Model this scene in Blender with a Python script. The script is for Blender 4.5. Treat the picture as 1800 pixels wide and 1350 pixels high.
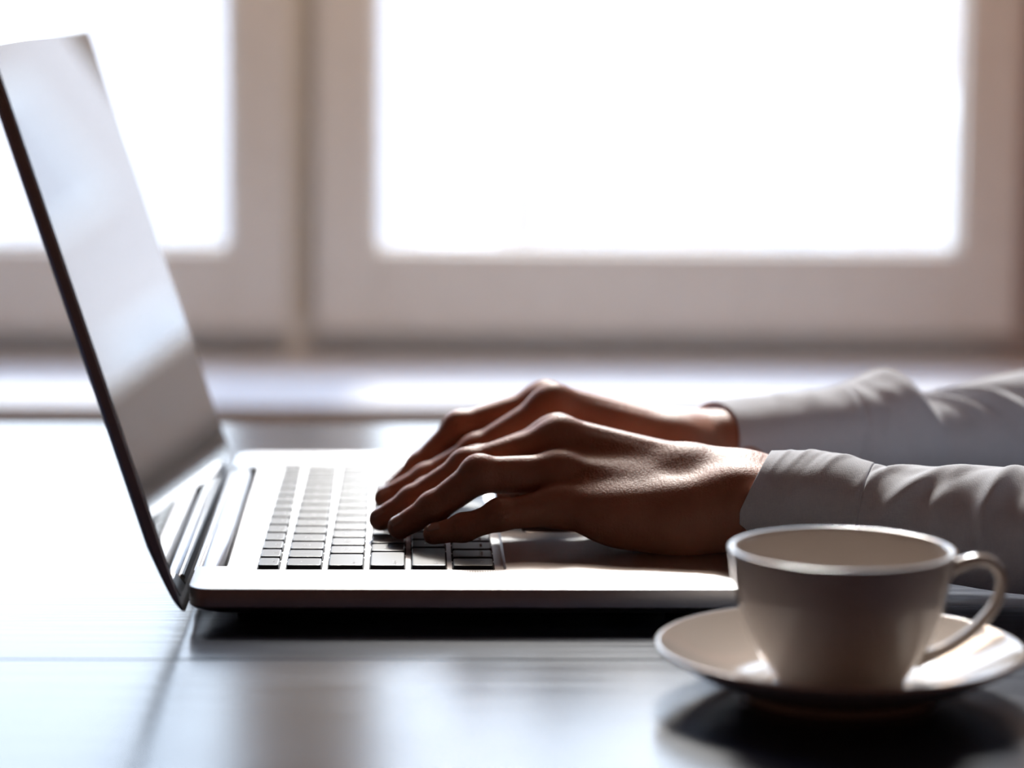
import bpy, bmesh, math, random
import numpy as np
from mathutils import Vector, Matrix, noise

for _o in list(bpy.data.objects):
    bpy.data.objects.remove(_o)
scene = bpy.context.scene
COL = scene.collection
random.seed(7)
MM = 0.001            # all building sizes below are millimetres; table top is z = 0

# ------------------------------------------------------------------ camera
CAM_POS = np.array([98.0, -1199.7, 279.7])
YAW, PITCH, ROLL, FPX = .0363, .1416, -.009, 4900.0
_f = np.array([math.sin(YAW) * math.cos(PITCH), math.cos(YAW) * math.cos(PITCH), -math.sin(PITCH)])
_r = np.array([math.cos(YAW), -math.sin(YAW), 0.0])
_u = np.cross(_r, _f)
_r, _u = math.cos(ROLL) * _r - math.sin(ROLL) * _u, math.cos(ROLL) * _u + math.sin(ROLL) * _r
cam_data = bpy.data.cameras.new('camera')
cam = bpy.data.objects.new('camera', cam_data)
COL.objects.link(cam)
cam.matrix_world = Matrix(((_r[0], _u[0], -_f[0], CAM_POS[0] * MM), (_r[1], _u[1], -_f[1], CAM_POS[1] * MM),
                           (_r[2], _u[2], -_f[2], CAM_POS[2] * MM), (0, 0, 0, 1)))
cam_data.sensor_width = 36.0
cam_data.lens = FPX / 1800.0 * 36.0
cam_data.clip_start, cam_data.clip_end = .02, 300
cam_data.dof.use_dof = True
cam_data.dof.focus_distance = 1.285
cam_data.dof.aperture_fstop = 3.9
scene.camera = cam

# ------------------------------------------------------------------ world, sun, exposure
SKY_STRENGTH = 5.0
SUN_STRENGTH = 5.2
world = bpy.data.worlds.new('sky')
scene.world = world
world.use_nodes = True
wn, wl = world.node_tree.nodes, world.node_tree.links
wn.clear()
w_out = wn.new('ShaderNodeOutputWorld')
w_bg = wn.new('ShaderNodeBackground')
w_tc = wn.new('ShaderNodeTexCoord')
w_sep = wn.new('ShaderNodeSeparateXYZ')
w_ramp = wn.new('ShaderNodeValToRGB')
w_ramp.color_ramp.elements[0].position = 0.0
w_ramp.color_ramp.elements[0].color = (.90, .95, 1.0, 1)
w_ramp.color_ramp.elements[1].position = 0.7
w_ramp.color_ramp.elements[1].color = (.46, .67, 1.0, 1)
wl.new(w_tc.outputs['Generated'], w_sep.inputs[0])
wl.new(w_sep.outputs['Z'], w_ramp.inputs[0])
wl.new(w_ramp.outputs[0], w_bg.inputs[0])
w_bg.inputs[1].default_value = SKY_STRENGTH
wl.new(w_bg.outputs[0], w_out.inputs[0])

SUN_AZ, SUN_EL = math.radians(4.0), math.radians(34.0)
sun_data = bpy.data.lights.new('sun', 'SUN')
sun_data.energy = SUN_STRENGTH
sun_data.color = (1.0, .95, .88)
sun_data.angle = math.radians(10.0)
sun = bpy.data.objects.new('sun', sun_data)
COL.objects.link(sun)
sun_dir = Vector((-math.sin(SUN_AZ) * math.cos(SUN_EL), -math.cos(SUN_AZ) * math.cos(SUN_EL), -math.sin(SUN_EL)))
sun.rotation_euler = sun_dir.to_track_quat('-Z', 'Y').to_euler()
sun.location = (0, 3, 3)
# light portals: they emit nothing, they only guide sampling to the two panes
for px0, px1 in ((-700, -45), (20, 692)):
    pl = bpy.data.lights.new('portal', 'AREA')
    pl.shape = 'RECTANGLE'
    pl.size, pl.size_y = (px1 - px0) * MM, 1400 * MM
    pl.cycles.is_portal = True
    po = bpy.data.objects.new('portal', pl)
    COL.objects.link(po)
    po.location = ((px0 + px1) / 2 * MM, 1.725, .680)
    po.rotation_euler = (math.radians(-90), 0, 0)
vs = scene.view_settings
vs.view_transform = 'Standard'
vs.look = 'None'
vs.exposure = 0.0
vs.gamma = 1.0
vs.use_curve_mapping = False

# ------------------------------------------------------------------ materials
def newmat(name):
    m = bpy.data.materials.new(name)
    m.use_nodes = True
    nt = m.node_tree
    return m, nt.nodes, nt.links, nt.nodes['Principled BSDF']

def simple(name, col, rough=.5, metal=0.0, spec=.5, var=.06, scale=40.0, bump=0.0, bscale=300.0, coat=0.0, stretch=(1, 1, 1)):
    m, n, l, b = newmat(name)
    tc = n.new('ShaderNodeTexCoord')
    mp = n.new('ShaderNodeMapping')
    mp.inputs['Scale'].default_value = stretch
    l.new(tc.outputs['Object'], mp.inputs[0])
    nz = n.new('ShaderNodeTexNoise')
    nz.inputs['Scale'].default_value = scale
    nz.inputs['Detail'].default_value = 5
    l.new(mp.outputs[0], nz.inputs['Vector'])
    rp = n.new('ShaderNodeValToRGB')
    c = np.array(col)
    rp.color_ramp.elements[0].position, rp.color_ramp.elements[1].position = .3, .7
    rp.color_ramp.elements[0].color = (*np.clip(c * (1 - var), 0, 1), 1)
    rp.color_ramp.elements[1].color = (*np.clip(c * (1 + var), 0, 1), 1)
    l.new(nz.outputs[0], rp.inputs[0])
    l.new(rp.outputs[0], b.inputs['Base Color'])
    b.inputs['Roughness'].default_value = rough
    b.inputs['Metallic'].default_value = metal
    b.inputs['Specular IOR Level'].default_value = spec
    b.inputs['Coat Weight'].default_value = coat
    if bump:
        n2 = n.new('ShaderNodeTexNoise')
        n2.inputs['Scale'].default_value = bscale
        n2.inputs['Detail'].default_value = 4
        l.new(mp.outputs[0], n2.inputs['Vector'])
        bp = n.new('ShaderNodeBump')
        bp.inputs['Strength'].default_value = bump
        bp.inputs['Distance'].default_value = .001
        l.new(n2.outputs[0], bp.inputs['Height'])
        l.new(bp.outputs[0], b.inputs['Normal'])
    return m

M = {}
M['wall'] = simple('warm_plaster', (.35, .16, .095), .9, bump=.2, bscale=60)
M['ceiling'] = simple('ceiling_paint', (.34, .18, .12), .9)
M['floor'] = simple('floor_boards', (.24, .11, .06), .5, var=.3, scale=6, stretch=(1, 12, 1))
M['frame'] = simple('white_painted_frame', (.90, .86, .80), .4, var=.03)
M['sill'] = simple('white_painted_sill', (.86, .86, .88), .9, spec=.08, var=.03)
M['gasket'] = simple('grey_gasket', (.25, .23, .22), .6)
M['street'] = simple('pale_street', (.62, .54, .50), .9, var=.12, scale=.25)
M['facade'] = simple('pale_facade', (.62, .53, .47), .9, var=.05, scale=.4)
M['facade_b'] = simple('grey_facade', (.55, .49, .46), .9, var=.05, scale=.4)
M['roofing'] = simple('pale_roofing', (.55, .49, .46), .9)
M['farglass'] = simple('far_glass', (.58, .53, .50), .6)
M['alu'] = simple('brushed_aluminium', (.56, .56, .575), .36, 1.0, var=.015, scale=200, bump=.05, bscale=900)
M['black_plastic'] = simple('black_rubber', (.012, .012, .013), .6)
M['hinge'] = simple('satin_hinge_plastic', (.62, .62, .63), .32, .9)
M['key'] = simple('black_key_plastic', (.014, .017, .024), .34, var=.1, bump=.05, bscale=1500)
M['keyskirt'] = simple('key_gap_black', (.006, .006, .007), .7)
M['legend'] = simple('grey_legend_print', (.62, .64, .68), .5)
M['lidglass'] = simple('black_display_glass', (.010, .010, .010), .03, spec=.95, var=.1)
M['display'] = simple('dark_display_panel', (.016, .016, .015), .03, spec=.95, var=.1)
M['trackpad'] = simple('glass_trackpad', (.55, .55, .56), .16, .7, var=.01)
M['china'] = simple('glazed_white_china', (.74, .67, .61), .12, spec=.5, var=.015, scale=15, coat=.3)
M['metal_leg'] = simple('dark_table_leg', (.03, .025, .022), .4)
M['eye'] = simple('eye_white', (.75, .72, .68), .15)
M['hair'] = simple('dark_hair', (.03, .018, .012), .6, var=.4, scale=400, stretch=(1, 1, .1))

def mat_glass():
    m, n, l, b = newmat('window_glass')
    n.remove(b)
    out = n['Material Output']
    tr = n.new('ShaderNodeBsdfTransparent')
    tr.inputs[0].default_value = (.97, .98, .985, 1)
    gl = n.new('ShaderNodeBsdfGlossy')
    gl.inputs['Roughness'].default_value = 0.0
    fr = n.new('ShaderNodeFresnel')
    ge = n.new('ShaderNodeNewGeometry')
    ior = n.new('ShaderNodeMapRange')          # thin pane: same reflectance from both of its faces
    ior.inputs['To Min'].default_value, ior.inputs['To Max'].default_value = 1.45, 1 / 1.45
    l.new(ge.outputs['Backfacing'], ior.inputs[0])
    l.new(ior.outputs[0], fr.inputs[0])
    mx = n.new('ShaderNodeMixShader')
    l.new(fr.outputs[0], mx.inputs[0])
    l.new(tr.outputs[0], mx.inputs[1])
    l.new(gl.outputs[0], mx.inputs[2])
    l.new(mx.outputs[0], out.inputs[0])
    return m
M['glass'] = mat_glass()

def mat_table():
    m, n, l, b = newmat('dark_varnished_wood')
    tc = n.new('ShaderNodeTexCoord')
    mp = n.new('ShaderNodeMapping')
    mp.inputs['Scale'].default_value = (2.0, 60.0, 60.0)
    l.new(tc.outputs['Object'], mp.inputs[0])
    nz = n.new('ShaderNodeTexNoise')
    nz.inputs['Scale'].default_value = 4.0
    nz.inputs['Detail'].default_value = 8
    nz.inputs['Distortion'].default_value = .6
    l.new(mp.outputs[0], nz.inputs['Vector'])
    rp = n.new('ShaderNodeValToRGB')
    rp.color_ramp.elements[0].position, rp.color_ramp.elements[1].position = .32, .72
    rp.color_ramp.elements[0].color = (.013, .024, .052, 1)
    rp.color_ramp.elements[1].color = (.034, .055, .108, 1)
    l.new(nz.outputs[0], rp.inputs[0])
    l.new(rp.outputs[0], b.inputs['Base Color'])
    rr = n.new('ShaderNodeMapRange')
    rr.inputs['To Min'].default_value = .13
    rr.inputs['To Max'].default_value = .25
    l.new(nz.outputs[0], rr.inputs[0])
    l.new(rr.outputs[0], b.inputs['Roughness'])
    b.inputs['Specular IOR Level'].default_value = .74
    bp = n.new('ShaderNodeBump')
    bp.inputs['Strength'].default_value = .22
    bp.inputs['Distance'].default_value = .0006
    l.new(nz.outputs[0], bp.inputs['Height'])
    l.new(bp.outputs[0], b.inputs['Normal'])
    return m
M['table'] = mat_table()

def mat_skin():
    m, n, l, b = newmat('skin')
    tc = n.new('ShaderNodeTexCoord')
    nz = n.new('ShaderNodeTexNoise')
    nz.inputs['Scale'].default_value = 45
    nz.inputs['Detail'].default_value = 6
    l.new(tc.outputs['Object'], nz.inputs['Vector'])
    rp = n.new('ShaderNodeValToRGB')
    rp.color_ramp.elements[0].position, rp.color_ramp.elements[1].position = .3, .7
    rp.color_ramp.elements[0].color = (.42, .175, .110, 1)
    rp.color_ramp.elements[1].color = (.53, .245, .160, 1)
    l.new(nz.outputs[0], rp.inputs[0])
    l.new(rp.outputs[0], b.inputs['Base Color'])
    b.inputs['Roughness'].default_value = .50
    b.inputs['Specular IOR Level'].default_value = .38
    b.inputs['Subsurface Weight'].default_value = .45
    b.inputs['Subsurface Radius'].default_value = (1.0, .30, .15)
    b.inputs['Subsurface Scale'].default_value = .006
    vo = n.new('ShaderNodeTexVoronoi')
    vo.inputs['Scale'].default_value = 900
    l.new(tc.outputs['Object'], vo.inputs['Vector'])
    mp = n.new('ShaderNodeMapping')
    mp.inputs['Scale'].default_value = (3.2, 1, 1)
    l.new(tc.outputs['Object'], mp.inputs[0])
    n2 = n.new('ShaderNodeTexNoise')
    n2.inputs['Scale'].default_value = 220
    n2.inputs['Detail'].default_value = 5
    l.new(mp.outputs[0], n2.inputs['Vector'])
    ad = n.new('ShaderNodeMath')
    ad.operation = 'MULTIPLY_ADD'
    ad.inputs[1].default_value = .35
    l.new(vo.outputs['Distance'], ad.inputs[0])
    l.new(n2.outputs[0], ad.inputs[2])
    bp = n.new('ShaderNodeBump')
    bp.inputs['Strength'].default_value = .32
    bp.inputs['Distance'].default_value = .0008
    l.new(ad.outputs[0], bp.inputs['Height'])
    l.new(bp.outputs[0], b.inputs['Normal'])
    return m
M['skin'] = mat_skin()
M['nail'] = simple('fingernail', (.58, .34, .27), .25, var=.04)

def mat_cloth():
    m, n, l, b = newmat('pale_blue_shirt_cotton')
    out = n['Material Output']
    tc = n.new('ShaderNodeTexCoord')
    hs = []
    for sc in ((300, 2600, 2600), (2600, 300, 300)):
        mp = n.new('ShaderNodeMapping')
        mp.inputs['Scale'].default_value = sc
        l.new(tc.outputs['Object'], mp.inputs[0])
        nz = n.new('ShaderNodeTexNoise')
        nz.inputs['Scale'].default_value = 1.0
        nz.inputs['Detail'].default_value = 2
        l.new(mp.outputs[0], nz.inputs['Vector'])
        hs.append(nz)
    ad = n.new('ShaderNodeMath')
    ad.operation = 'ADD'
    l.new(hs[0].outputs[0], ad.inputs[0])
    l.new(hs[1].outputs[0], ad.inputs[1])
    rp = n.new('ShaderNodeValToRGB')
    rp.color_ramp.elements[0].position, rp.color_ramp.elements[1].position = .35, .65
    rp.color_ramp.elements[0].color = (.78, .81, .88, 1)
    rp.color_ramp.elements[1].color = (.90, .92, .97, 1)
    hv = n.new('ShaderNodeMath')
    hv.operation = 'MULTIPLY'
    hv.inputs[1].default_value = .5
    l.new(ad.outputs[0], hv.inputs[0])
    l.new(hv.outputs[0], rp.inputs[0])
    l.new(rp.outputs[0], b.inputs['Base Color'])
    b.inputs['Roughness'].default_value = .85
    b.inputs['Sheen Weight'].default_value = .12
    b.inputs['Specular IOR Level'].default_value = .2
    bp = n.new('ShaderNodeBump')
    bp.inputs['Strength'].default_value = .35
    bp.inputs['Distance'].default_value = .0005
    l.new(ad.outputs[0], bp.inputs['Height'])
    l.new(bp.outputs[0], b.inputs['Normal'])
    tl = n.new('ShaderNodeBsdfTranslucent')
    tl.inputs[0].default_value = (.60, .58, .66, 1)
    mx = n.new('ShaderNodeMixShader')
    mx.inputs[0].default_value = .20
    l.new(b.outputs[0], mx.inputs[1])
    l.new(tl.outputs[0], mx.inputs[2])
    l.new(mx.outputs[0], out.inputs[0])
    return m
M['cloth'] = mat_cloth()

def mat_deck():
    """aluminium with the fine drilled speaker holes beside the keyboard"""
    m = simple('aluminium_deck', (.56, .56, .575), .36, 1.0, var=.015, scale=200, bump=.05, bscale=900)
    n, l = m.node_tree.nodes, m.node_tree.links
    b = n['Principled BSDF']
    tc = n.new('ShaderNodeTexCoord')
    sep = n.new('ShaderNodeSeparateXYZ')
    l.new(tc.outputs['Object'], sep.inputs[0])
    def math2(op, a, bb=None):
        k = n.new('ShaderNodeMath')
        k.operation = op
        for i, v in enumerate((a, bb)):
            if v is None: continue
            if isinstance(v, (int, float)): k.inputs[i].default_value = v
            else: l.new(v, k.inputs[i])
        return k.outputs[0]
    X, Y, Z = sep.outputs
    pitch = .00115
    def cell(c):
        return math2('SUBTRACT', math2('FRACT', math2('DIVIDE', c, pitch)), .5)
    cx, cy = cell(X), cell(Y)
    d = math2('SQRT', math2('ADD', math2('MULTIPLY', cx, cx), math2('MULTIPLY', cy, cy)))
    hole = math2('LESS_THAN', d, .27)
    def band(c, a, bb):
        return math2('MULTIPLY', math2('GREATER_THAN', c, a), math2('LESS_THAN', c, bb))
    strip = math2('ADD', band(Y, .0095, .0415), band(Y, .3235, .3555))
    mask = math2('MULTIPLY', math2('MULTIPLY', hole, band(X, .026, .139)), math2('MULTIPLY', strip, math2('GREATER_THAN', Z, .0165)))
    old = b.inputs['Base Color'].links[0].from_socket
    mix = n.new('ShaderNodeMix')
    mix.data_type = 'RGBA'
    l.new(mask, mix.inputs[0])
    l.new(old, mix.inputs[6])
    mix.inputs[7].default_value = (.03, .03, .032, 1)
    l.new(mix.outputs[2], b.inputs['Base Color'])
    return m
M['deck'] = mat_deck()

# ------------------------------------------------------------------ mesh helpers (input in mm)
def mesh_from(name, verts, faces, smooth=False):
    me = bpy.data.meshes.new(name)
    v = np.asarray(verts, float) * MM
    me.from_pydata(v.tolist(), [], [list(map(int, f)) for f in faces])
    me.validate()
    me.update()
    if smooth:
        me.polygons.foreach_set('use_smooth', [True] * len(me.polygons))
    return me

def link(name, me, mat, parent=None, loc=None):
    o = bpy.data.objects.new(name, me)
    COL.objects.link(o)
    mats = mat if isinstance(mat, (list, tuple)) else [mat]
    if len(me.materials) == 0:
        for mm in mats:
            me.materials.append(M[mm])
    if loc is not None:
        o.location = [c * MM for c in loc]
    if parent is not None:
        o.parent = parent
    return o

def tag(o, label=None, cat=None, group=None, kind=None):
    if label: o['label'] = label
    if cat: o['category'] = cat
    if group: o['group'] = group
    if kind: o['kind'] = kind
    return o

def empty(name, loc=(0, 0, 0)):
    o = bpy.data.objects.new(name, None)
    COL.objects.link(o)
    o.empty_display_size = .02
    o.location = [c * MM for c in loc]
    return o

def box_data(x0, x1, y0, y1, z0, z1, bev=0.0):
    """box with chamfered edges (bev mm)"""
    bm = bmesh.new()
    bmesh.ops.create_cube(bm, size=1.0)
    for v in bm.verts:
        v.co = Vector(((x0 + x1) / 2 + v.co.x * (x1 - x0), (y0 + y1) / 2 + v.co.y * (y1 - y0), (z0 + z1) / 2 + v.co.z * (z1 - z0)))
    if bev:
        bmesh.ops.bevel(bm, geom=list(bm.edges), offset=bev, segments=2, affect='EDGES', profile=.5)
    vs_ = [tuple(v.co) for v in bm.verts]
    bm.verts.index_update()
    fs = [[v.index for v in f.verts] for f in bm.faces]
    bm.free()
    return vs_, fs

def box(name, b, mat, parent=None, bev=0.0):
    v, f = box_data(*b, bev)
    return link(name, mesh_from(name, v, f), mat, parent)

def joined(name, parts, mat, parent=None, smooth=False):
    V, Fc = [], []
    for v, f in parts:
        o = len(V)
        V += list(v)
        Fc += [[i + o for i in q] for q in f]
    return link(name, mesh_from(name, V, Fc, smooth), mat, parent)

def rrect(x0, x1, y0, y1, r, seg=8):
    pts = []
    for cx, cy, a0 in ((x1 - r, y1 - r, 0), (x0 + r, y1 - r, 90), (x0 + r, y0 + r, 180), (x1 - r, y0 + r, 270)):
        for k in range(seg + 1):
            a = math.radians(a0 + 90 * k / seg)
            pts.append((cx + r * math.cos(a), cy + r * math.sin(a)))
    return pts

def loft(rings, cap0=True, cap1=True):
    n = len(rings[0])
    V = [p for r in rings for p in r]
    Fc = []
    for i in range(len(rings) - 1):
        for j in range(n):
            k = (j + 1) % n
            Fc.append((i * n + j, i * n + k, (i + 1) * n + k, (i + 1) * n + j))
    if cap0: Fc.append(tuple(range(n))[::-1])
    if cap1: Fc.append(tuple((len(rings) - 1) * n + j for j in range(n)))
    return V, Fc

def lathe(profile, cx, cy, seg=96):
    V, Fc = [], []
    for r, z in profile:
        for k in range(seg):
            a = 2 * math.pi * k / seg
            V.append((cx + r * math.cos(a), cy + r * math.sin(a), z))
    for i in range(len(profile) - 1):
        for k in range(seg):
            j = (k + 1) % seg
            Fc.append((i * seg + k, i * seg + j, (i + 1) * seg + j, (i + 1) * seg + k))
    return V, Fc

def catmull(pts, n):
    P = np.asarray(pts, float)
    P = np.vstack([2 * P[0] - P[1], P, 2 * P[-1] - P[-2]])
    m = len(P) - 3
    out = []
    for i in range(n):
        t = i / (n - 1) * m
        k = min(int(t), m - 1)
        u = t - k
        a, b, c, d = P[k:k + 4]
        out.append(.5 * (2 * b + (c - a) * u + (2 * a - 5 * b + 4 * c - d) * u * u + (3 * b - a - 3 * c + d) * u ** 3))
    return np.array(out)

def boolean(o, cutters):
    for c in cutters:
        md = o.modifiers.new('cut', 'BOOLEAN')
        md.operation = 'DIFFERENCE'
        md.object = c
        md.solver = 'EXACT'
    dg = bpy.context.evaluated_depsgraph_get()
    me = bpy.data.meshes.new_from_object(o.evaluated_get(dg))
    o.modifiers.clear()
    o.data = me
    for c in cutters:
        bpy.data.objects.remove(c)

def shade_auto(o, deg=35):
    me = o.data
    me.polygons.foreach_set('use_smooth', [True] * len(me.polygons))
    me.set_sharp_from_angle(angle=math.radians(deg))

# ------------------------------------------------------------------ implicit surfaces (for the body)
class Field:
    def __init__(self, lo, hi, h):
        self.lo, self.h = np.array(lo, float), h
        self.n = np.ceil((np.array(hi) - self.lo) / h).astype(int) + 1
        self.d = np.full(self.n, 60.0)
    def sub(self, a, b):
        i0 = np.clip(np.floor((np.array(a) - self.lo) / self.h).astype(int), 0, self.n)
        i1 = np.clip(np.ceil((np.array(b) - self.lo) / self.h).astype(int) + 1, 0, self.n)
        sl = tuple(slice(p, q) for p, q in zip(i0, i1))
        ax = [self.lo[k] + self.h * np.arange(i0[k], i1[k]) for k in range(3)]
        return sl, np.meshgrid(*ax, indexing='ij', sparse=True)
    def put(self, sl, d, k):
        if d.size == 0: return
        a = self.d[sl]
        if k > 0:
            hh = np.maximum(k - np.abs(a - d), 0) / k
            self.d[sl] = np.minimum(a, d) - hh * hh * k * .25
        else:
            self.d[sl] = np.minimum(a, d)
    def cone(self, a, b, ra, rb, k=4.0):
        a, b = np.array(a, float), np.array(b, float)
        m = max(ra, rb) + k + 8
        sl, (X, Y, Z) = self.sub(np.minimum(a, b) - m, np.maximum(a, b) + m)
        ba = b - a
        L2 = max(ba @ ba, 1e-6)
        px, py, pz = X - a[0], Y - a[1], Z - a[2]
        t = np.clip((px * ba[0] + py * ba[1] + pz * ba[2]) / L2, 0, 1)
        d = np.sqrt((px - t * ba[0]) ** 2 + (py - t * ba[1]) ** 2 + (pz - t * ba[2]) ** 2) - (ra + (rb - ra) * t)
        self.put(sl, d, k)
    def ball(self, c, r, k=4.0):
        """r: radius or 3 radii (axis aligned ellipsoid)"""
        c = np.array(c, float)
        r = np.array([r] * 3 if np.isscalar(r) else r, float)
        sl, (X, Y, Z) = self.sub(c - r - k - 8, c + r + k + 8)
        p = np.sqrt(((X - c[0]) / r[0]) ** 2 + ((Y - c[1]) / r[1]) ** 2 + ((Z - c[2]) / r[2]) ** 2)
        self.put(sl, (p - 1) * r.min(), k)
    def merge(self, other, k):
        self.put(tuple(slice(0, q) for q in self.n), other.d, k)
    def mesh(self):
        d, n = self.d, self.n
        s = d < 0
        cnt = np.zeros(n - 1)
        acc = np.zeros((3,) + tuple(n - 1))
        corner = lambda i, j, k: (slice(i, n[0] - 1 + i), slice(j, n[1] - 1 + j), slice(k, n[2] - 1 + k))
        for ax in range(3):
            o1, o2 = [q for q in range(3) if q != ax]
            for p in (0, 1):
                for q in (0, 1):
                    c0 = [0, 0, 0]
                    c0[o1], c0[o2] = p, q
                    c1 = list(c0)
                    c1[ax] = 1
                    A, B = d[corner(*c0)], d[corner(*c1)]
                    x = (A < 0) != (B < 0)
                    t = np.where(x, A / np.where(A == B, 1, A - B), 0)
                    cnt += x
                    acc[ax] += np.where(x, t, 0)
                    acc[o1] += np.where(x, p, 0)
                    acc[o2] += np.where(x, q, 0)
        act = cnt > 0
        idx = -np.ones(n - 1, int)
        idx[act] = np.arange(act.sum())
        cells = np.argwhere(act)
        V = self.lo + self.h * (cells + (acc[:, act] / cnt[act]).T)
        F_ = []
        for ax in range(3):
            o1, o2 = [(1, 2), (2, 0), (0, 1)][ax]
            a = [slice(1, n[q] - 1) for q in range(3)]
            a[ax] = slice(0, n[ax] - 1)
            b = list(a)
            b[ax] = slice(1, n[ax])
            A, B = s[tuple(a)], s[tuple(b)]
            e = np.argwhere(A != B)
            flip = A[A != B]
            base = e + np.array([0 if q == ax else 1 for q in range(3)])
            def cell(d1, d2):
                c = base.copy()
                c[:, o1] -= d1
                c[:, o2] -= d2
                return idx[c[:, 0], c[:, 1], c[:, 2]]
            q = np.stack([cell(1, 1), cell(0, 1), cell(0, 0), cell(1, 0)], 1)
            q[~flip] = q[~flip][:, ::-1]
            F_.append(q)
        return V, np.concatenate(F_)

def big_mesh(name, V, Fq):
    me = bpy.data.meshes.new(name)
    me.vertices.add(len(V))
    me.vertices.foreach_set('co', (np.asarray(V) * MM).ravel())
    me.loops.add(4 * len(Fq))
    me.loops.foreach_set('vertex_index', np.asarray(Fq).ravel())
    me.polygons.add(len(Fq))
    me.polygons.foreach_set('loop_start', np.arange(len(Fq)) * 4)
    me.update(calc_edges=True)
    me.polygons.foreach_set('use_smooth', [True] * len(Fq))
    return me

# =================================================================== THE ROOM
WIN_Y = 1600.0                       # front plane of the window sashes
RX0, RX1, RY0, RY1, RZ0, RZ1 = -2000, 2600, -2700, 1330, -740, 1860
OX0, OX1, OZ1 = -780, 776, 1420     # opening in the window wall
def struct(o): return tag(o, kind='structure')
struct(box('floor', (RX0, RX1, RY0, RY1 + 360, RZ0 - 40, RZ0), 'floor'))
struct(box('ceiling', (RX0, RX1, RY0, RY1 + 360, RZ1, RZ1 + 40), 'ceiling'))
struct(box('wall_left', (RX0 - 60, RX0, RY0, RY1 + 360, RZ0, RZ1), 'wall'))
struct(box('wall_right', (RX1, RX1 + 60, RY0, RY1 + 360, RZ0, RZ1), 'wall'))
struct(box('wall_front', (RX0, RX1, RY0 - 60, RY0, RZ0, RZ1), 'wall'))
wy0, wy1 = RY1, RY1 + 360
struct(joined('wall_back', [box_data(RX0, OX0, wy0, wy1, RZ0, RZ1), box_data(OX1, RX1, wy0, wy1, RZ0, RZ1),
                            box_data(OX0, OX1, wy0, wy1, OZ1, RZ1), box_data(OX0, OX1, wy0, wy1, RZ0, -137)], 'wall'))
sill = struct(box('trim_1', (OX0 - 40, OX1 + 40, 1298, wy1 - 20, -137, -97), 'sill', bev=3))

def window(name, x0, x1, stile_l, stile_r, fixed):
    """casement: sash members, glazing beads, pane; fixed outer frame pieces given as boxes"""
    w = struct(empty(name, (0, 0, 0)))
    z0, z1, zg, zt = -66, 1392, 16, 1335
    y0, y1 = WIN_Y, WIN_Y + 55
    gx0, gx1 = x0 + stile_l, x1 - stile_r
    box('stile', (x0, gx0, y0, y1, z0, z1), 'frame', w, 4)
    box('stile', (gx1, x1, y0, y1, z0, z1), 'frame', w, 4)
    box('rail', (gx0 - .5, gx1 + .5, y0 + .4, y1 - .4, z0, zg), 'frame', w, 4)
    box('rail', (gx0 - .5, gx1 + .5, y0 + .4, y1 - .4, zt, z1), 'frame', w, 4)
    for b in ((gx0 - 1, gx0 + 5, zg - 1, zt + 1), (gx1 - 5, gx1 + 1, zg - 1, zt + 1)):
        box('glazing_bead', (b[0], b[1], y0 + 16, y0 + 30, b[2], b[3]), 'frame', w, 2)
    for b in ((gx0, gx1, zg - 1, zg + 5), (gx0, gx1, zt - 5, zt + 1)):
        box('glazing_bead', (b[0], b[1], y0 + 16, y0 + 30, b[2], b[3]), 'frame', w, 2)
    box('pane', (gx0 - 3, gx1 + 3, y0 + 30, y0 + 34, zg - 3, zt + 3), 'glass', w)
    for b in fixed:
        box('fixed_frame', b, 'frame', w, 3)
    return w
FY0, FY1 = WIN_Y + 56, WIN_Y + 100
window('window_1', -720, -25, 60, 60, [(-780, -708, FY0, FY1, -97, 1420), (-708, -42, FY0 + .5, FY1 - .5, -97, -56), (-708, -42, FY0 + .5, FY1 - .5, 1384, 1420)])
window('window_2', 0, 713, 61, 61, [(-42, 17, FY0, FY1 + 20, -97, 1420), (703, 776, FY0, FY1, -97, 1420), (17, 703, FY0 + .5, FY1 - .5, -97, -56), (17, 703, FY0 + .5, FY1 - .5, 1384, 1420)])

# ------------------------------------------------------------------ outside the window
tag(box('street', (-60000, 60000, 1900, 90000, -4200, -4000), 'street'), 'pale overexposed street far below outside the window', 'street', kind='structure')
def building(x0, x1, y0, y1, z1, mat, cols, rows, label):
    b = empty('building', ((x0 + x1) / 2, y0, -4000))
    o = (-(x0 + x1) / 2, -y0, 4000)
    def sh(v): return [(p[0] + o[0], p[1] + o[1], p[2] + o[2]) for p in v]
    v, f = box_data(x0, x1, y0, y1, -4000, z1)
    link('wall', mesh_from('wall', sh(v), f), mat, b)
    v, f = box_data(x0 - 200, x1 + 200, y0 - 200, y1 + 200, z1, z1 + 350)
    link('roof', mesh_from('roof', sh(v), f), 'roofing', b)
    cw, rh = (x1 - x0) / cols, (z1 + 4000) / rows
    for i in range(cols):
        for j in range(rows):
            cx, cz = x0 + cw * (i + .5), -4000 + rh * (j + .5)
            v, f = box_data(cx - cw * .24, cx + cw * .24, y0 - 60, y0 + 20, cz - rh * .28, cz + rh * .28)
            wn_ = link('window', mesh_from('window', sh(v), f), 'frame', b)
            v, f = box_data(cx - cw * .20, cx + cw * .20, y0 - 75, y0 - 40, cz - rh * .24, cz + rh * .24)
            link('pane', mesh_from('pane', sh(v), f), 'farglass', wn_)
    return tag(b, label, 'building', 'blurred buildings outside')
building(-9000, 200, 33000, 41000, 2600, 'facade_b', 4, 2, 'pale grey building blurred behind the left window pane')
building(1500, 14000, 36000, 45000, 3000, 'facade', 5, 2, 'whitish building blurred behind the right window pane')

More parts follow.
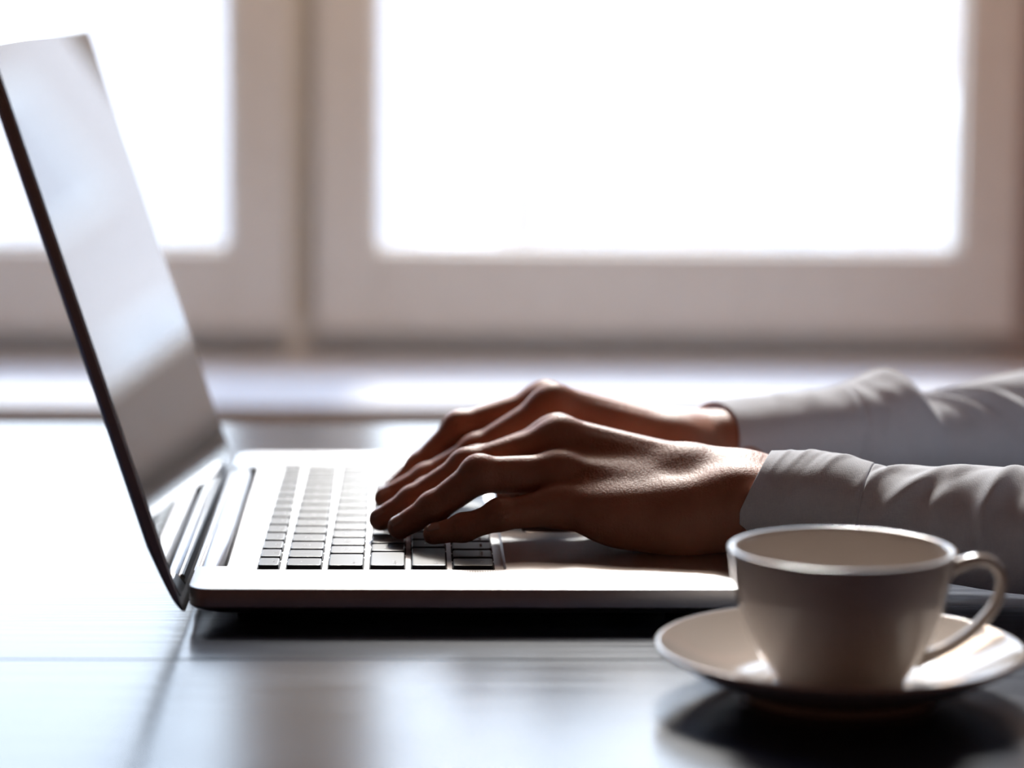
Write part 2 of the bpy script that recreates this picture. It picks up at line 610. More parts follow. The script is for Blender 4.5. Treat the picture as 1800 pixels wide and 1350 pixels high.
SLX, SLY, SLZ = 2509, 12000, -260
lampo = tag(empty('street_lamp', (SLX, SLY, -4000)), 'white round street lamp globe, a blurred pale disc behind the right pane', 'street lamp')
gv, gf = lathe([(120 * math.sin(a) + .01, -120 * math.cos(a) + SLZ + 4000) for a in np.linspace(0, math.pi, 20)], 0, 0, 32)
link('globe', mesh_from('globe', gv, gf, True), 'frame', lampo)
gv, gf = lathe([(.01, 0), (110, 0), (110, 80), (60, 300), (45, 320), (38, SLZ + 3860), (60, SLZ + 3870), (70, SLZ + 3890), (.01, SLZ + 3890)], 0, 0, 16)
link('post', mesh_from('post', gv, gf, True), 'facade_b', lampo)

# ------------------------------------------------------------------ added fill globe, hung out of view to brighten the window frames
FILL_POS = (160, 960, 760)
fill_lamp = tag(empty('added_fill_globe', (FILL_POS[0], FILL_POS[1], RZ1)), 'added fill light, an unseen glowing globe brightening the window frames', 'fill light')
def mat_fill_globe():
    m, n, l, b = newmat('fill_light_opal')
    b.inputs['Base Color'].default_value = (.8, .78, .74, 1)
    b.inputs['Roughness'].default_value = .3
    b.inputs['Emission Color'].default_value = (1.0, .76, .58, 1)
    b.inputs['Emission Strength'].default_value = FILL_L
    return m
FILL_L = 20.0  # glow of the added globe, standing in for window glare on the frames
M['opal'] = mat_fill_globe()
M['brass'] = simple('dull_brass', (.55, .38, .16), .35, 1.0)
gp = [(110 * math.sin(a), -110 * math.cos(a)) for a in np.linspace(.01, math.pi - .3, 24)]
gv, gf = lathe(gp, 0, 0, 40)
link('globe', mesh_from('globe', [(x, y, z + FILL_POS[2] - RZ1) for x, y, z in gv], gf, True), 'opal', fill_lamp)
gv, gf = lathe([(36, 100), (36, 118), (30, 128), (8, 134), (.01, 134)], 0, 0, 32)  # cap, cord and rose only dress the added globe as a pendant
link('fill_cap', mesh_from('fill_cap', [(x, y, z + FILL_POS[2] - RZ1) for x, y, z in gv], gf, True), 'brass', fill_lamp)
gv, gf = lathe([(3, FILL_POS[2] + 130 - RZ1), (3, -20)], 0, 0, 12)
link('fill_cord', mesh_from('fill_cord', gv, gf, True), 'black_plastic', fill_lamp)
gv, gf = lathe([(.01, -28), (50, -26), (55, -12), (55, 0)], 0, 0, 32)
link('fill_rose', mesh_from('fill_rose', gv, gf, True), 'brass', fill_lamp)

# =================================================================== TABLE
table = tag(empty('table', (-40, -45, -740)), 'dark glossy wooden table with a plank seam, under laptop and cup', 'table')
def tpart(name, b, mat, bev=0):
    v, f = box_data(*b, bev)
    v = [(p[0] + 40, p[1] + 45, p[2] + 740) for p in v]
    return link(name, mesh_from(name, v, f), mat, table)
for (a, b_) in ((-665, -58.4), (-57.6, 575)):
    tpart('plank', (-640, 560, a, b_, -30, 0), 'table', .5)
tpart('apron', (-560, 480, -600, 510, -100, -30), 'metal_leg')
for lx in (-600, 480):
    for ly in (-625, 495):
        tpart('leg', (lx, lx + 40, ly, ly + 40, -740, -30), 'metal_leg', 2)

# =================================================================== LAPTOP
T = 17.0                 # deck height
LX1, LY0, LY1 = 249.0, 2.0, 365.0
lap = tag(empty('laptop', (0, 0, 0)), 'open silver aluminium laptop with black keys on the dark table', 'laptop')
rings = []
for z, ins in ((2.2, 24), (3.0, 16), (4.2, 9.5), (5.6, 5.0), (6.8, 2.0), (7.8, .6), (8.8, 0), (16.2, 0), (16.8, .25), (17, .7)):
    rr_ = max(10 - ins * .4, 3)
    rings.append([(x, y, z) for x, y in rrect(ins, LX1 - ins, LY0 + ins, LY1 - ins, rr_ if ins < 10 else 5, 8)])
bv, bf = loft(rings)
base = link('base', mesh_from('base', bv, bf), 'deck', lap)
KX, KY = 28.3, 46.0
KW = 14.5 * 19.05
well = loft([[(x, y, T - .9) for x, y in rrect(KX - 4, KX + 112, KY - 2.2, KY + KW + .6, 2, 4)],
             [(x, y, T + 1) for x, y in rrect(KX - 6.4, KX + 114.4, KY - 4.6, KY + KW + 3, 4, 4)]])
c1 = link('cut', mesh_from('cut', *well), 'alu')
c2 = box('cut', (-5, 14.5, 50, 317, 5, 30), 'alu')
c3 = box('cut', (231, 260, 158, 208, 14.4, 30), 'alu')   # thumb notch in the front edge
tpad = loft([[(x, y, T - .5) for x, y in rrect(152, 229, 131, 236, 3, 4)], [(x, y, T + 1) for x, y in rrect(152, 229, 131, 236, 3, 4)]])
c4 = link('cut', mesh_from('cut', *tpad), 'alu')
v3 = loft([[(x, y, z) for x, y in rrect(245.2, 262, 160, 206, 1.5, 3)] for z in (15.2, 20)])
bpy.data.objects.remove(c3)
c3 = link('cut', mesh_from('cut', *v3), 'alu')
boolean(base, [c1, c2, c4, c3])
shade_auto(base, 30)
tp = loft([[(x, y, z) for x, y in rrect(152.3 + i, 228.7 - i, 131.3 + i, 235.7 - i, 3, 4)] for z, i in ((T - .5, 0), (T - .15, 0), (T - .05, .15))])
shade_auto(link('trackpad', mesh_from('trackpad', *tp), 'trackpad', lap))
for fx in (28, 221):
    for fy in (32, 335):
        pv, pf = lathe([(0.01, 0), (7.5, 0), (8, .5), (8, 3.2)], fx, fy, 24)
        link('foot', mesh_from('foot', pv, pf, True), 'black_plastic', lap)
# speaker holes are in the deck material; ports on the near side lie in shade behind the cup

# ---- keys
key_cache = {}
def key_mesh(w, h):
    """w along x (row direction towards the user), h along y"""
    k = (round(w, 2), round(h, 2))
    if k not in key_cache:
        sk = loft([[(x, y, z) for x, y in rrect(-w / 2 - .55, w / 2 + .55, -h / 2 - .55, h / 2 + .55, 1.6, 2)] for z in (-.02, .22)])
        cp = loft([[(x, y, z) for x, y in rrect(-w / 2 + i, w / 2 - i, -h / 2 + i, h / 2 - i, 1.3, 3)]
                   for z, i in ((.2, 0), (1.75, .1), (2.05, .3), (2.12, .7))])
        nsk = len(sk[1])
        V = sk[0] + cp[0]
        Fc = sk[1] + [tuple(i + len(sk[0]) for i in f) for f in cp[1]]
        me = mesh_from('key', V, Fc)
        me.materials.append(M['key'])
        me.materials.append(M['keyskirt'])
        me.polygons.foreach_set('material_index', [1 if i < nsk else 0 for i in range(len(Fc))])
        key_cache[k] = me
    return key_cache[k]
text_cache = {}
def text_mesh(s, size):
    k = (s, size)
    if k not in text_cache:
        cu = bpy.data.curves.new('legend', 'FONT')
        cu.body = s
        cu.size = size * MM
        cu.align_x, cu.align_y = 'CENTER', 'CENTER'
        cu.extrude = .00002
        cu.resolution_u = 2
        ob = bpy.data.objects.new('legend', cu)
        COL.objects.link(ob)
        dg = bpy.context.evaluated_depsgraph_get()
        me = bpy.data.meshes.new_from_object(ob.evaluated_get(dg))
        bpy.data.objects.remove(ob)
        me.materials.clear()
        me.materials.append(M['legend'])
        text_cache[k] = me
    return text_cache[k]
U = 19.05
rows = [
    (0.0, 9.4, [('esc', 1.04)] + [('F%d' % i, 1.035) for i in range(1, 13)] + [('\u23cf', 1.04)]),
    (13.0, 15.7, [(c, 1) for c in '`1234567890-='] + [('delete', 1.5)]),
    (32.0, 15.7, [('tab', 1.5)] + [(c, 1) for c in 'QWERTYUIOP[]\\']),
    (51.0, 15.7, [('caps lock', 1.75)] + [(c, 1) for c in "ASDFGHJKL;'"] + [('return', 1.75)]),
    (70.0, 15.7, [('shift', 2.25)] + [(c, 1) for c in 'ZXCVBNM,./'] + [('shift', 2.25)]),
    (89.0, 18.4, [('fn', 1), ('control', 1), ('option', 1), ('command', 1.25), ('', 5), ('command', 1.25), ('option', 1), ('<', 1), ('^', 1), ('>', 1)]),
]
KZ = T - .9
for rx, rw, keys in rows:
    y = KY
    for s, u in keys:
        hgt = u * U - 3.1
        cy = y + u * U / 2 - .5
        ko = link('key', key_mesh(rw, hgt), 'key', lap, (KX + rx + rw / 2, cy, KZ))
        if s:
            small = len(s) > 1
            tm = text_mesh(s, 2.6 if small else 4.6)
            lg = link('legend', tm, 'legend', ko)
            dy = (-hgt / 2 + 5.5 if (small and y < KY + KW / 2) else (hgt / 2 - 5.5 if small else 0))
            if small and u < 1.1: dy = 0
            lg.location = ((rw * .22 if small else 0) * MM, dy * MM, .00214)
            lg.rotation_euler = (0, 0, math.radians(90))
        y += u * U

# ---- lid (built flat in t (up the lid), y, n (towards the user); then leaned back)
TH = .315
HX, HZ = -2.5, T - 9.0
LLEN = 259.0
def lid_pt(t, y, n):
    return (HX - t * math.sin(TH) + n * math.cos(TH), y, HZ + t * math.cos(TH) + n * math.sin(TH))
def lid_ring(n, ins):
    out = []
    for t, y in rrect(-3 + ins, LLEN - ins, LY0 + ins, LY1 - ins, 9, 8):
        nn = n
        if n < 0:
            nn = n * min(1.0, math.sqrt(max(t + 3.5, 0) / 30.0))
        out.append((t, y, nn))
    return out
# refine along t so that the curved foot of the lid shows
def lid_shell():
    R_ = []
    for n, ins in ((0, .5), (-.5, 0), (-4.2, 0), (-5.6, 1.0), (-6.3, 3.0)):
        ring = []
        base_pts = rrect(-3 + ins, LLEN - ins, LY0 + ins, LY1 - ins, 9, 8)
        m = len(base_pts)
        for i in range(m):
            a, b = base_pts[i], base_pts[(i + 1) % m]
            ring.append(a)
            if abs(a[0] - b[0]) > 100:
                for k in range(1, 24):
                    s = (k / 24.0)
                    s = s ** 2.2 if a[0] < b[0] else 1 - (1 - s) ** 2.2
                    ring.append((a[0] + (b[0] - a[0]) * s, a[1] + (b[1] - a[1]) * s))
        R_.append([(t, y, n * (min(1.0, math.sqrt(max(t + 3.2, .3) / 34.0)) if n < 0 else 1)) for t, y in ring])
    return R_
lr = lid_shell()
lv, lf = loft([[lid_pt(*p) for p in r] for r in lr], True, False)
# back face as strips across the lid
n_r = len(lr[-1])
ring = lr[-1]
off = (len(lr) - 1) * n_r
order = sorted(range(n_r), key=lambda i: ring[i][0])
near = sorted([i for i in range(n_r) if ring[i][1] < 180], key=lambda i: ring[i][0])
far = sorted([i for i in range(n_r) if ring[i][1] > 180], key=lambda i: ring[i][0])
for k in range(min(len(near), len(far)) - 1):
    lf.append((off + near[k], off + near[k + 1], off + far[k + 1], off + far[k]))
lid = link('lid', mesh_from('lid', lv, lf), 'alu', lap)
bm = bmesh.new(); bm.from_mesh(lid.data); bmesh.ops.recalc_face_normals(bm, faces=bm.faces); bm.to_mesh(lid.data); bm.free()
shade_auto(lid, 30)
gv, gf = loft([[lid_pt(t, y, n) for t, y in rrect(4 + i, LLEN - 1.6 - i, LY0 + 1.6 + i, LY1 - 1.6 - i, 7.6, 6)] for n, i in ((-.2, 0), (.25, 0), (.45, .25))])
link('display_glass', mesh_from('display_glass', gv, gf), 'lidglass', lap)
sv, sf = loft([[lid_pt(t, y, n) for t, y in rrect(24, 234, LY0 + 16, LY1 - 16, .5, 2)] for n in (.3, .455)])
link('screen', mesh_from('screen', sv, sf), 'display', lap)
# hinge barrel between base and lid
hv = []
for yy in (51.5, 53, 314, 315.5):
    rad = 5.6 if 52 < yy < 315 else 4.8
    hv.append([(5.2 + rad * math.cos(a) * 1.15, yy, T - 6.0 + rad * math.sin(a)) for a in np.linspace(0, 2 * math.pi, 28, endpoint=False)])
shade_auto(link('hinge_barrel', mesh_from('hinge_barrel', *loft(hv)), 'hinge', lap))
hb = box('hinge_cover', (-1.5, 9.5, 53, 314, T - 9.5, T - 2.2), 'hinge', lap, 1.2)

# =================================================================== CUP AND SAUCER
CX, CY = 269.4, -116.0
saucer_prof = [(.01, 2.6), (30, 2.6), (33.5, 2.3), (34.5, 0.3), (35.5, 0), (38.5, 0), (39.3, .5), (39.6, 3.0), (44, 4.6), (54, 8.2), (64, 13.2), (71.5, 17.6),
               (73.3, 18.9), (73.9, 19.8), (73.6, 20.6), (72.6, 20.9), (71.2, 20.4), (64, 16.4), (54, 11.4), (44, 7.8), (36, 6.2), (29, 5.7), (27.6, 5.2), (26.5, 4.6), (.01, 4.4)]
cu_prof = catmull([(p[0], p[1], 0) for p in saucer_prof], 110)
sv, sf = lathe([(max(p[0], .01), p[1]) for p in cu_prof], 0, 0, 128)
saucer = link('saucer', mesh_from('saucer', sv, sf, True), 'china', None, (CX, CY, 0))
tag(saucer, 'white porcelain saucer under the coffee cup on the dark table', 'saucer')
Z0 = 4.9
cup_prof = [(.01, Z0 + 2.4), (20, Z0 + 2.4), (22.4, Z0 + 1.8), (23.0, Z0 + .2), (24.5, Z0), (25.8, Z0 + .3), (26.3, Z0 + 2.0), (28.3, Z0 + 5.5), (33.0, Z0 + 12.5), (37.2, Z0 + 21),
            (40.6, Z0 + 31), (43.0, Z0 + 42), (44.6, Z0 + 51), (45.2, Z0 + 53.6), (45.1, Z0 + 54.6), (44.2, Z0 + 55.0), (42.9, Z0 + 54.8), (42.2, Z0 + 53.9), (41.4, Z0 + 51),
            (39.6, Z0 + 42), (37.0, Z0 + 31), (33.4, Z0 + 21), (28.8, Z0 + 12.5), (22, Z0 + 7.5), (12, Z0 + 6), (.01, Z0 + 5.8)]
cc = catmull([(p[0], p[1], 0) for p in cup_prof], 130)
cv, cf = lathe([(max(p[0], .01), p[1]) for p in cc], 0, 0, 128)
cup = tag(empty('cup', (CX, CY, Z0)), 'white porcelain coffee cup with loop handle standing on the saucer', 'cup')
link('bowl', mesh_from('bowl', [(x, y, z - Z0) for x, y, z in cv], cf, True), 'china', cup)
hp = catmull([(41.5, 0, 45.5), (47, 0, 48.2), (54, 0, 50.2), (60.0, 0, 49.0), (64.0, 0, 44.5), (64.3, 0, 38.0), (61.2, 0, 30.5), (54.5, 0, 22.5), (45.5, 0, 15.5), (36.5, 0, 11.0), (30, 0, 8.4)], 48)
hr = []
for i, p in enumerate(hp):
    t_ = hp[min(i + 1, 47)] - hp[max(i - 1, 0)]
    t_ = t_ / np.linalg.norm(t_)
    nrm = np.array([-t_[2], 0, t_[0]])
    k = 1 + .35 * (abs(i - 23.5) / 23.5) ** 4
    hr.append([tuple(p + nrm * 2.3 * k * math.cos(a) + np.array([0, 1, 0]) * 4.3 * k * math.sin(a)) for a in np.linspace(0, 2 * math.pi, 20, endpoint=False)])
ho = link('handle', mesh_from('handle', *loft(hr), True), 'china', cup)

# =================================================================== THE PERSON (hands, arms, shirt)
def finger(F, J, r, k=3.0):
    """J: MCP, PIP, DIP, tip; r: radii at those"""
    for i in range(3):
        F.cone(J[i], J[i + 1], r[i], r[i + 1], k if i else 0)

def knuckle(F, p, r, k): F.ball(p, r, k)

body_parts = []
nail_specs = []
def build_hand(fingers, radii, carp, carp_r, thumb, thumb_r, extra, wrist, wrist_r, fore, fore_r, lo, hi, h=1.0, tend=(0, 4)):
    A = Field(lo, hi, h)          # palm
    for (J, cpt, cr, rad) in zip(fingers, carp, carp_r, radii):
        A.cone(J[0], cpt, rad[0] * 1.02, cr, 9)
    for c, r, k in extra:
        A.ball(c, r, k)
    for w, wr, c2, f_, fr in zip(wrist, wrist_r, (carp[0], carp[2]), fore, fore_r):
        A.cone(c2, w, wr * .92, wr, 10)
        A.cone(w, f_, wr, fr, 10)
    A.cone(carp[3], thumb[0], thumb_r[0], thumb_r[0], 10)
    # tendons on the back of the hand
    for J, cpt, cr, rad in list(zip(fingers, carp, carp_r, radii))[tend[0]:tend[1]]:
        a = np.array(J[0]) + np.array([2, 0, rad[0] - 1.2])
        b = np.array(cpt) + np.array([-6, 0, cr - 1.8])
        A.cone(a, b, 2.1, 1.6, 5)
    B = Field(lo, hi, h)          # fingers, kept apart from each other
    for J, rad in zip(fingers, radii):
        Fg = Field(lo, hi, h)
        finger(Fg, J, rad)
        up = np.array([-.25, 0, 1.0])
        Fg.ball(np.array(J[1]) + up * 1.3, rad[1] * .97, 4)      # PIP knuckle
        Fg.ball(np.array(J[2]) + up * .6, rad[2] * .97, 3)
        B.merge(Fg, 0)
    Tm = Field(lo, hi, h)
    for i in range(len(thumb) - 1):
        Tm.cone(thumb[i], thumb[i + 1], thumb_r[i], thumb_r[i + 1], 4 if i else 0)
    B.merge(Tm, 0)
    for J, rad in zip(fingers, radii):
        if rad[0] < 10: continue
        A.ball(np.array(J[0]) + np.array([-1, 0, 1.2 if rad[0] < 10.5 else 2.2]), rad[0] * .92, 6)   # MCP knuckle
    A.merge(B, 6.0)
    V, Fq = A.mesh()
    body_parts.append((V, Fq))
    for J, rad in zip(fingers, radii):
        nail_specs.append((J[2], J[3], rad[3]))
    nail_specs.append((thumb[-2], thumb[-1], thumb_r[-1]))

LF = [[(168.3, 95.0, 37.0), (139.9, 88.0, 33.6), (122.6, 88.0, 27.6), (108.5, 88.0, 24.6)],
      [(169.5, 111.0, 48.5), (130.3, 105.0, 49.9), (108.5, 103.0, 34.2), (92.4, 102.0, 25.0)],
      [(169.9, 130.0, 61.0), (125.1, 125.0, 49.6), (99.1, 124.0, 33.3), (83.2, 123.0, 24.8)],
      [(169.0, 149.0, 59.0), (130.0, 145.0, 47.5), (106.0, 143.5, 34.0), (90.0, 143.0, 25.0)]]
LR = [(9.4, 6.9, 6.2, 5.0), (10.4, 8.4, 7.2, 5.6), (10.8, 8.5, 7.2, 5.6), (10.8, 8.4, 7.2, 5.6)]
build_hand(LF, LR,
           [(225.8, 88.5, 31.5), (229.3, 99.0, 36.5), (231.9, 113.0, 44.0), (233.4, 127.0, 43.0)], (15.5, 16, 17.0, 16),
           [(226, 136, 38), (197, 160, 34), (168, 161, 30), (146, 158, 26)], (13, 10.5, 8.8, 7.0),
           [((204, 84, 31.5), (26, 11.5, 13.0), 9), ((205, 118, 38), (30, 28, 15), 10)],
           [(252.0, 88.0, 38.0), (255.3, 110.0, 40.0)], (18.5, 19.5), [(362, 60, 38), (366, 76, 38)], (12, 12),
           (70, 30, 8), (345, 178, 88), tend=(2, 4))
RF = [[(169.5, 195.0, 67.6), (130.8, 186.0, 46.9), (105.7, 182.0, 34.2), (84.5, 180.0, 24.8)],
      [(166.6, 217.0, 66.0), (122.6, 208.0, 55.3), (102.3, 203.0, 36.3), (89.0, 201.0, 25.0)],
      [(168.0, 237.0, 63.0), (130.0, 229.0, 52.0), (108.0, 224.0, 36.0), (95.0, 222.0, 25.0)],
      [(172.0, 254.0, 55.0), (144.0, 247.0, 45.0), (127.0, 243.0, 33.0), (116.0, 241.0, 24.6)]]
RR = [(10.6, 8.3, 7.0, 5.5), (10.6, 8.3, 7.0, 5.5), (10.2, 8.1, 7.0, 5.8), (9.4, 7.0, 6.0, 5.0)]
build_hand(RF, RR,
           [(233.8, 207.0, 45.0), (235.5, 222.0, 44.0), (237.2, 240.0, 42.5), (238.8, 254.0, 37.0)], (16.5, 17.5, 17, 16.5),
           [(232, 205, 40), (200, 191, 37), (170, 190, 31), (147, 188, 26)], (13, 10.5, 8.8, 7.0),
           [((206, 256, 35), (26, 12, 13.5), 9), ((207, 222, 40), (30, 28, 15), 10)],
           [(268, 250, 41), (266, 228, 41.5)], (17.5, 17.5), [(422, 312, 40), (420, 296, 41)], (13, 13),
           (70, 165, 8), (365, 340, 94), tend=(0, 3))
HF = Field((470, -80, -240), (830, 430, 740), 5.0)          # torso, arms, neck and head
HF.ball((705, 170, 40), (95, 140, 270), 0)
HF.ball((700, 170, 260), (85, 165, 100), 50)
for sy, dy, fy in ((-15, 1, 15), (355, -1, 318)):
    HF.cone((690, sy + 25 * dy, 330), (566, sy + 7 * dy, 80), 44, 26, 30)
    HF.cone((566, sy + 7 * dy, 80), (430, fy, 42), 24, 15, 10)
HF.cone((695, 170, 340), (680, 170, 480), 58, 55, 20)
HF.ball((672, 170, 600), (92, 74, 108), 20)
HF.ball((640, 170, 545), (58, 56, 58), 25)
HF.cone((588, 170, 610), (574, 170, 572), 8, 14, 12)         # nose
HF.ball((592, 170, 538), (12, 26, 7), 8)                     # lips
HF.ball((600, 170, 503), (20, 24, 16), 14)                   # chin
for ey in (94, 246):
    HF.ball((682, ey, 585), (20, 9, 32), 6)                  # ears
for ey in (138, 202):
    HF.cone((586, ey - 18, 626), (586, ey + 18, 626), 8, 8, 10)   # brows
body_parts.append(HF.mesh())
Vb, Fb, o_ = [], [], 0
for V, Fq in body_parts:
    Vb.append(V); Fb.append(Fq + o_); o_ += len(V)
person = link('person', big_mesh('person', np.vstack(Vb), np.vstack(Fb)), 'skin')
bm = bmesh.new()
bm.from_mesh(person.data)
bnd = [e for e in bm.edges if e.is_boundary]
for lowy, highy in ((-.1, .165), (.165, .5)):                # wrist-to-elbow stretch inside each sleeve
    bmesh.ops.bridge_loops(bm, edges=[e for e in bnd if lowy < e.verts[0].co.y < highy])
bm.to_mesh(person.data)
bm.free()
person.data.polygons.foreach_set('use_smooth', [True] * len(person.data.polygons))
tag(person, 'person in a pale blue shirt typing with both hands on the laptop', 'person')

def nail(dip, tip, r):
    dip, tip = np.array(dip), np.array(tip)
    a = (tip - dip) / np.linalg.norm(tip - dip)
    side = np.cross(a, (0, 0, 1)); side /= np.linalg.norm(side)
    n = np.cross(side, a)
    V = []
    NU, NV = 8, 10
    for lay in (0, 1):
        for i in range(NU + 1):
            u = i / NU
            for j in range(NV + 1):
                v = j / NV * 2 - 1
                ul = (-7.4 + 9.8 * u) + (.9 * (1 - v * v) if i == NU else 0) - (.8 * (1 - v * v) if i == 0 else 0)
                ang = v * math.radians(58)
                drop = r - math.sqrt(max(r * r - max(ul, 0) ** 2, 1))
                rad = r + .28 + (-.7 if lay else 0) - drop
                V.append(tip + a * ul + rad * (math.cos(ang) * n + math.sin(ang) * side))
    W = NV + 1
    Fc = []
    for i in range(NU):
        for j in range(NV):
            Fc.append((i * W + j, i * W + j + 1, (i + 1) * W + j + 1, (i + 1) * W + j))
    o = (NU + 1) * W
    Fc += [tuple(q + o for q in f[::-1]) for f in Fc]
    rim = [(0, j) for j in range(NV)] + [(i, NV) for i in range(NU)] + [(NU, j) for j in range(NV, 0, -1)] + [(i, 0) for i in range(NU, 0, -1)]
    rim = [i * W + j for i, j in rim]
    for k in range(len(rim)):
        p, q = rim[k], rim[(k + 1) % len(rim)]
        Fc.append((q, p, p + o, q + o))
    return link('fingernail', mesh_from('fingernail', V, Fc, True), 'nail', person)
for s_ in nail_specs:
    nail(*s_)

# ---- sleeves
def tube(stations, nring, nseg, disp, shear0=0.0, start_inner=True, raw=False):
    """stations: (x, y, z, up, down, side). ring angle 0 = up, +90 = towards the camera"""
    S = catmull([s[:3] for s in stations], nring)
    R_ = catmull([s[3:6] for s in stations], nring)
    L = np.concatenate([[0], np.cumsum(np.linalg.norm(np.diff(S, axis=0), axis=1))])
    rings = []
    for i in range(nring):
        t = S[min(i + 1, nring - 1)] - S[max(i - 1, 0)]
        t /= np.linalg.norm(t)
        side = np.cross(t, (0, 0, 1)); side /= np.linalg.norm(side)     # towards the camera for +x paths
        up = np.cross(side, t)
        ring = []
        for j in range(nseg):
            a = 2 * math.pi * j / nseg
            aa = a if a <= math.pi else a - 2 * math.pi
            c, s = math.cos(a), math.sin(a)
            ru = R_[i][0] if c > 0 else R_[i][1]
            rad = 1 / math.sqrt((c / ru) ** 2 + (s / R_[i][2]) ** 2)
            rad += disp(L[i], aa, S[i][0])
            p = S[i] + up * rad * c + side * rad * s
            p = p + t * shear0 * max(rad * c, -1.0) * math.exp(-L[i] / 25.0)
            ring.append(tuple(p))
        rings.append(ring)
    if start_inner:
        c0 = S[0]
        lead = []
        for dx, sc in ((14, .93), (3, .945), (.2, .96)):
            t = S[1] - S[0]; t /= np.linalg.norm(t)
            lead.append([tuple(c0 + (np.array(p) - c0) * sc + t * dx) for p in rings[0]])
        rings = lead + rings
    if raw: return rings
    return loft(rings, False, False)

def gs(v, w): return math.exp(-(v / w) ** 2)
def fold_sum(folds, x, a):
    d = 0
    for x0, slope, w, a0, wa, amp in folds:
        d += amp * gs(x - x0 - slope * (a - a0), w) * gs(a - a0, wa)
    return d

def nz3(x, a, sc, seed): return noise.noise(Vector((x * sc, math.cos(a) * 1.6 + seed, math.sin(a) * 1.6)))

L_ST = [(258, 96, 41.0, 22.5, 23.5, 31), (274, 92, 40.6, 23.6, 24.6, 32), (292, 88, 40, 24.0, 25, 32), (308, 83.5, 39, 21.8, 25.5, 32), (316, 81, 38.6, 20.4, 26, 32),
        (330, 76, 38, 21.0, 28, 34), (346, 70, 37.3, 23.4, 30, 36), (365, 62, 37, 24.8, 31, 37), (392, 50, 37, 27.0, 33, 39), (430, 35, 42, 32, 35, 42), (480, 15, 46, 36, 37, 44), (540, -5, 52, 42, 40, 46)]
lf_ = [(312.5, -4, 1.6, .8, 2.2, -.9), (320, -12, 4.5, .4, .9, 2.0), (331, -16, 5, 1.1, .9, 3.0), (341, -18, 6, 1.2, 1.0, -2.6), (352, -6, 5, .5, .7, 2.0), (371, -4, 4.2, 1.0, 1.2, 3.4),
       (362, 10, 6, 1.5, .7, -3.0), (385, -10, 7, .8, 1.0, -2.5), (398, -12, 6, 1.0, 1.0, 3.0), (268, -5, 1.8, .2, .6, .7), (279, -9, 2.2, .1, .6, .9), (296, -10, 2.4, .2, .6, 1.1), (287, -9, 2.4, .2, .6, -.7)]
def disp_l(Ls, a, x):
    return fold_sum(lf_, x, a) + .5 * nz3(x, a, .06, 1.0) + (1.2 * nz3(x, a, .03, 4.0) if x > 320 else 0)
R_ST = [(256, 237, 47.5, 18.0, 23, 31), (276, 244, 47.5, 19.4, 24, 32), (301, 252, 47.2, 21.6, 25, 32), (318, 258, 46, 24.0, 26, 33), (331, 262, 45.2, 28.0, 27, 34), (352, 270, 44, 30.5, 29, 35),
        (373, 278, 42, 22.0, 30, 36), (400, 288, 40.4, 27.5, 31, 37), (434, 300, 40.2, 33.5, 33, 39), (480, 320, 43, 35, 36, 42), (540, 345, 50, 42, 40, 46)]
rf_ = [(353, 3, 8.5, 0, 1.0, 5.0), (366, 5, 5, .6, 1.3, -3.4), (378, 22, 5, .4, 1.0, 3.0), (390, 24, 5, .6, 1.1, -2.2), (402, 26, 5.5, .6, 1.1, 3.0), (416, 26, 6, .6, 1.1, -2.6), (337, 9, 5, .6, .8, -2.0), (343, 10, 4, .9, .6, 1.6),
       (326, -2, 1.5, .6, 2, -.8), (290, -6, 3, .1, .6, .8), (306, -8, 3, .1, .6, .9)]
def disp_r(Ls, a, x):
    return fold_sum(rf_, x, a) + .5 * nz3(x, a, .06, 7.0) + (1.2 * nz3(x, a, .03, 9.0) if x > 335 else 0)
shirt_v, shirt_f, cuffs = [], [], []
def add_shirt(v, f):
    o = len(shirt_v)
    shirt_v.extend(tuple(p) for p in v)
    shirt_f.extend(tuple(int(i) + o for i in q) for q in f)
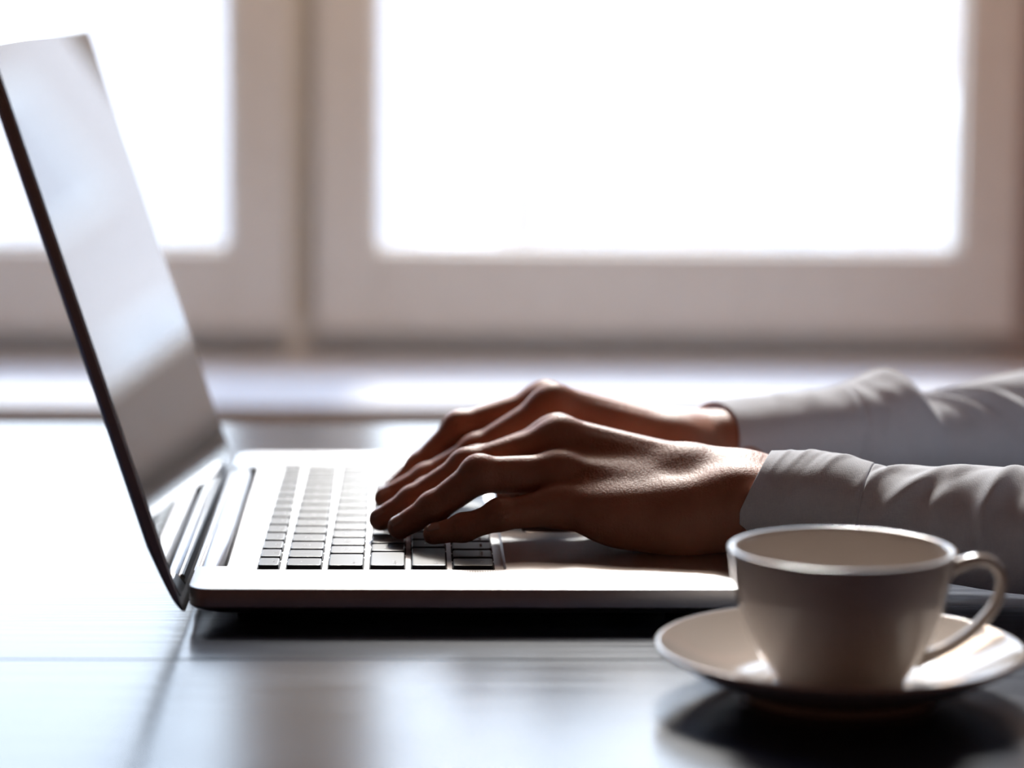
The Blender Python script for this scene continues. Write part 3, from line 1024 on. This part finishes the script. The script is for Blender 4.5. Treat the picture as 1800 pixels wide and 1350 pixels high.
for st, dp, sh, xs in ((L_ST, disp_l, .40, 312.0), (R_ST, disp_r, .16, 326.0)):
    rings = tube(st, 240, 96, dp, sh, raw=True)
    mid = lambda r: np.mean(np.array(r), axis=0)
    cut = next(i for i, r in enumerate(rings) if i > 5 and mid(r)[0] > xs)
    def shrink(r, k, dx=0.0):
        c = mid(r)
        return [tuple(c + (np.array(p) - c) * k + np.array((dx, 0, 0))) for p in r]
    cuffs.append(loft(rings[:cut] + [shrink(rings[cut - 1], .985, .7), shrink(rings[cut - 1], .95, .3)], False, False))
    sl = [shrink(rings[i], .955 + .04 * min(1, max(0, i - cut + 2) / 7.0)) for i in range(cut - 4, len(rings))]
    add_shirt(*loft(sl, False, False))
# the rest of the shirt (upper arms, torso, collar) and the head, all beyond the right edge of the picture
TF = Field((470, -120, -330), (900, 470, 480), 8.0)
TF.ball((705, 170, 60), (120, 165, 330), 0)
TF.ball((700, 170, 270), (105, 190, 120), 60)
for sy, ey in ((-15, -10), (355, 350)):
    TF.cone((690, sy + (20 if sy < 0 else -20), 335), (560, ey, 75), 66, 50, 40)
    TF.cone((560, ey, 75), (500, ey + (14 if sy < 0 else -22), 46), 48, 38, 25)
TF.cone((695, 170, 380), (690, 170, 425), 78, 66, 40)
add_shirt(*TF.mesh())
shirt = link('shirt', mesh_from('shirt', shirt_v, shirt_f, True), 'cloth', person)
for v, f in cuffs:
    link('cuff', mesh_from('cuff', v, f, True), 'cloth', shirt)
GF = Field((560, 60, 480), (830, 280, 760), 5.0)
GF.ball((690, 170, 628), (98, 82, 104), 0)
for q in ((690, 170, 560), ):
    GF.ball((728, 170, 575), (62, 80, 75), 30)
hv_, hf_ = GF.mesh()
keep = ~((hv_[:, 0] < 622) & (hv_[:, 2] < 668))
idx_ = -np.ones(len(hv_), int); idx_[keep] = np.arange(keep.sum())
hf_ = hf_[keep[hf_].all(axis=1)]
link('hair', big_mesh('hair', hv_[keep], idx_[hf_]), 'hair', person)
for ey in (138, 202):
    ev, ef = lathe([(12 * math.sin(a) + .01, -12 * math.cos(a)) for a in np.linspace(0, math.pi, 14)], 0, 0, 20)
    link('eye', mesh_from('eye', [(x + 592, y + ey, z + 608) for x, y, z in ev], ef, True), 'eye', person)
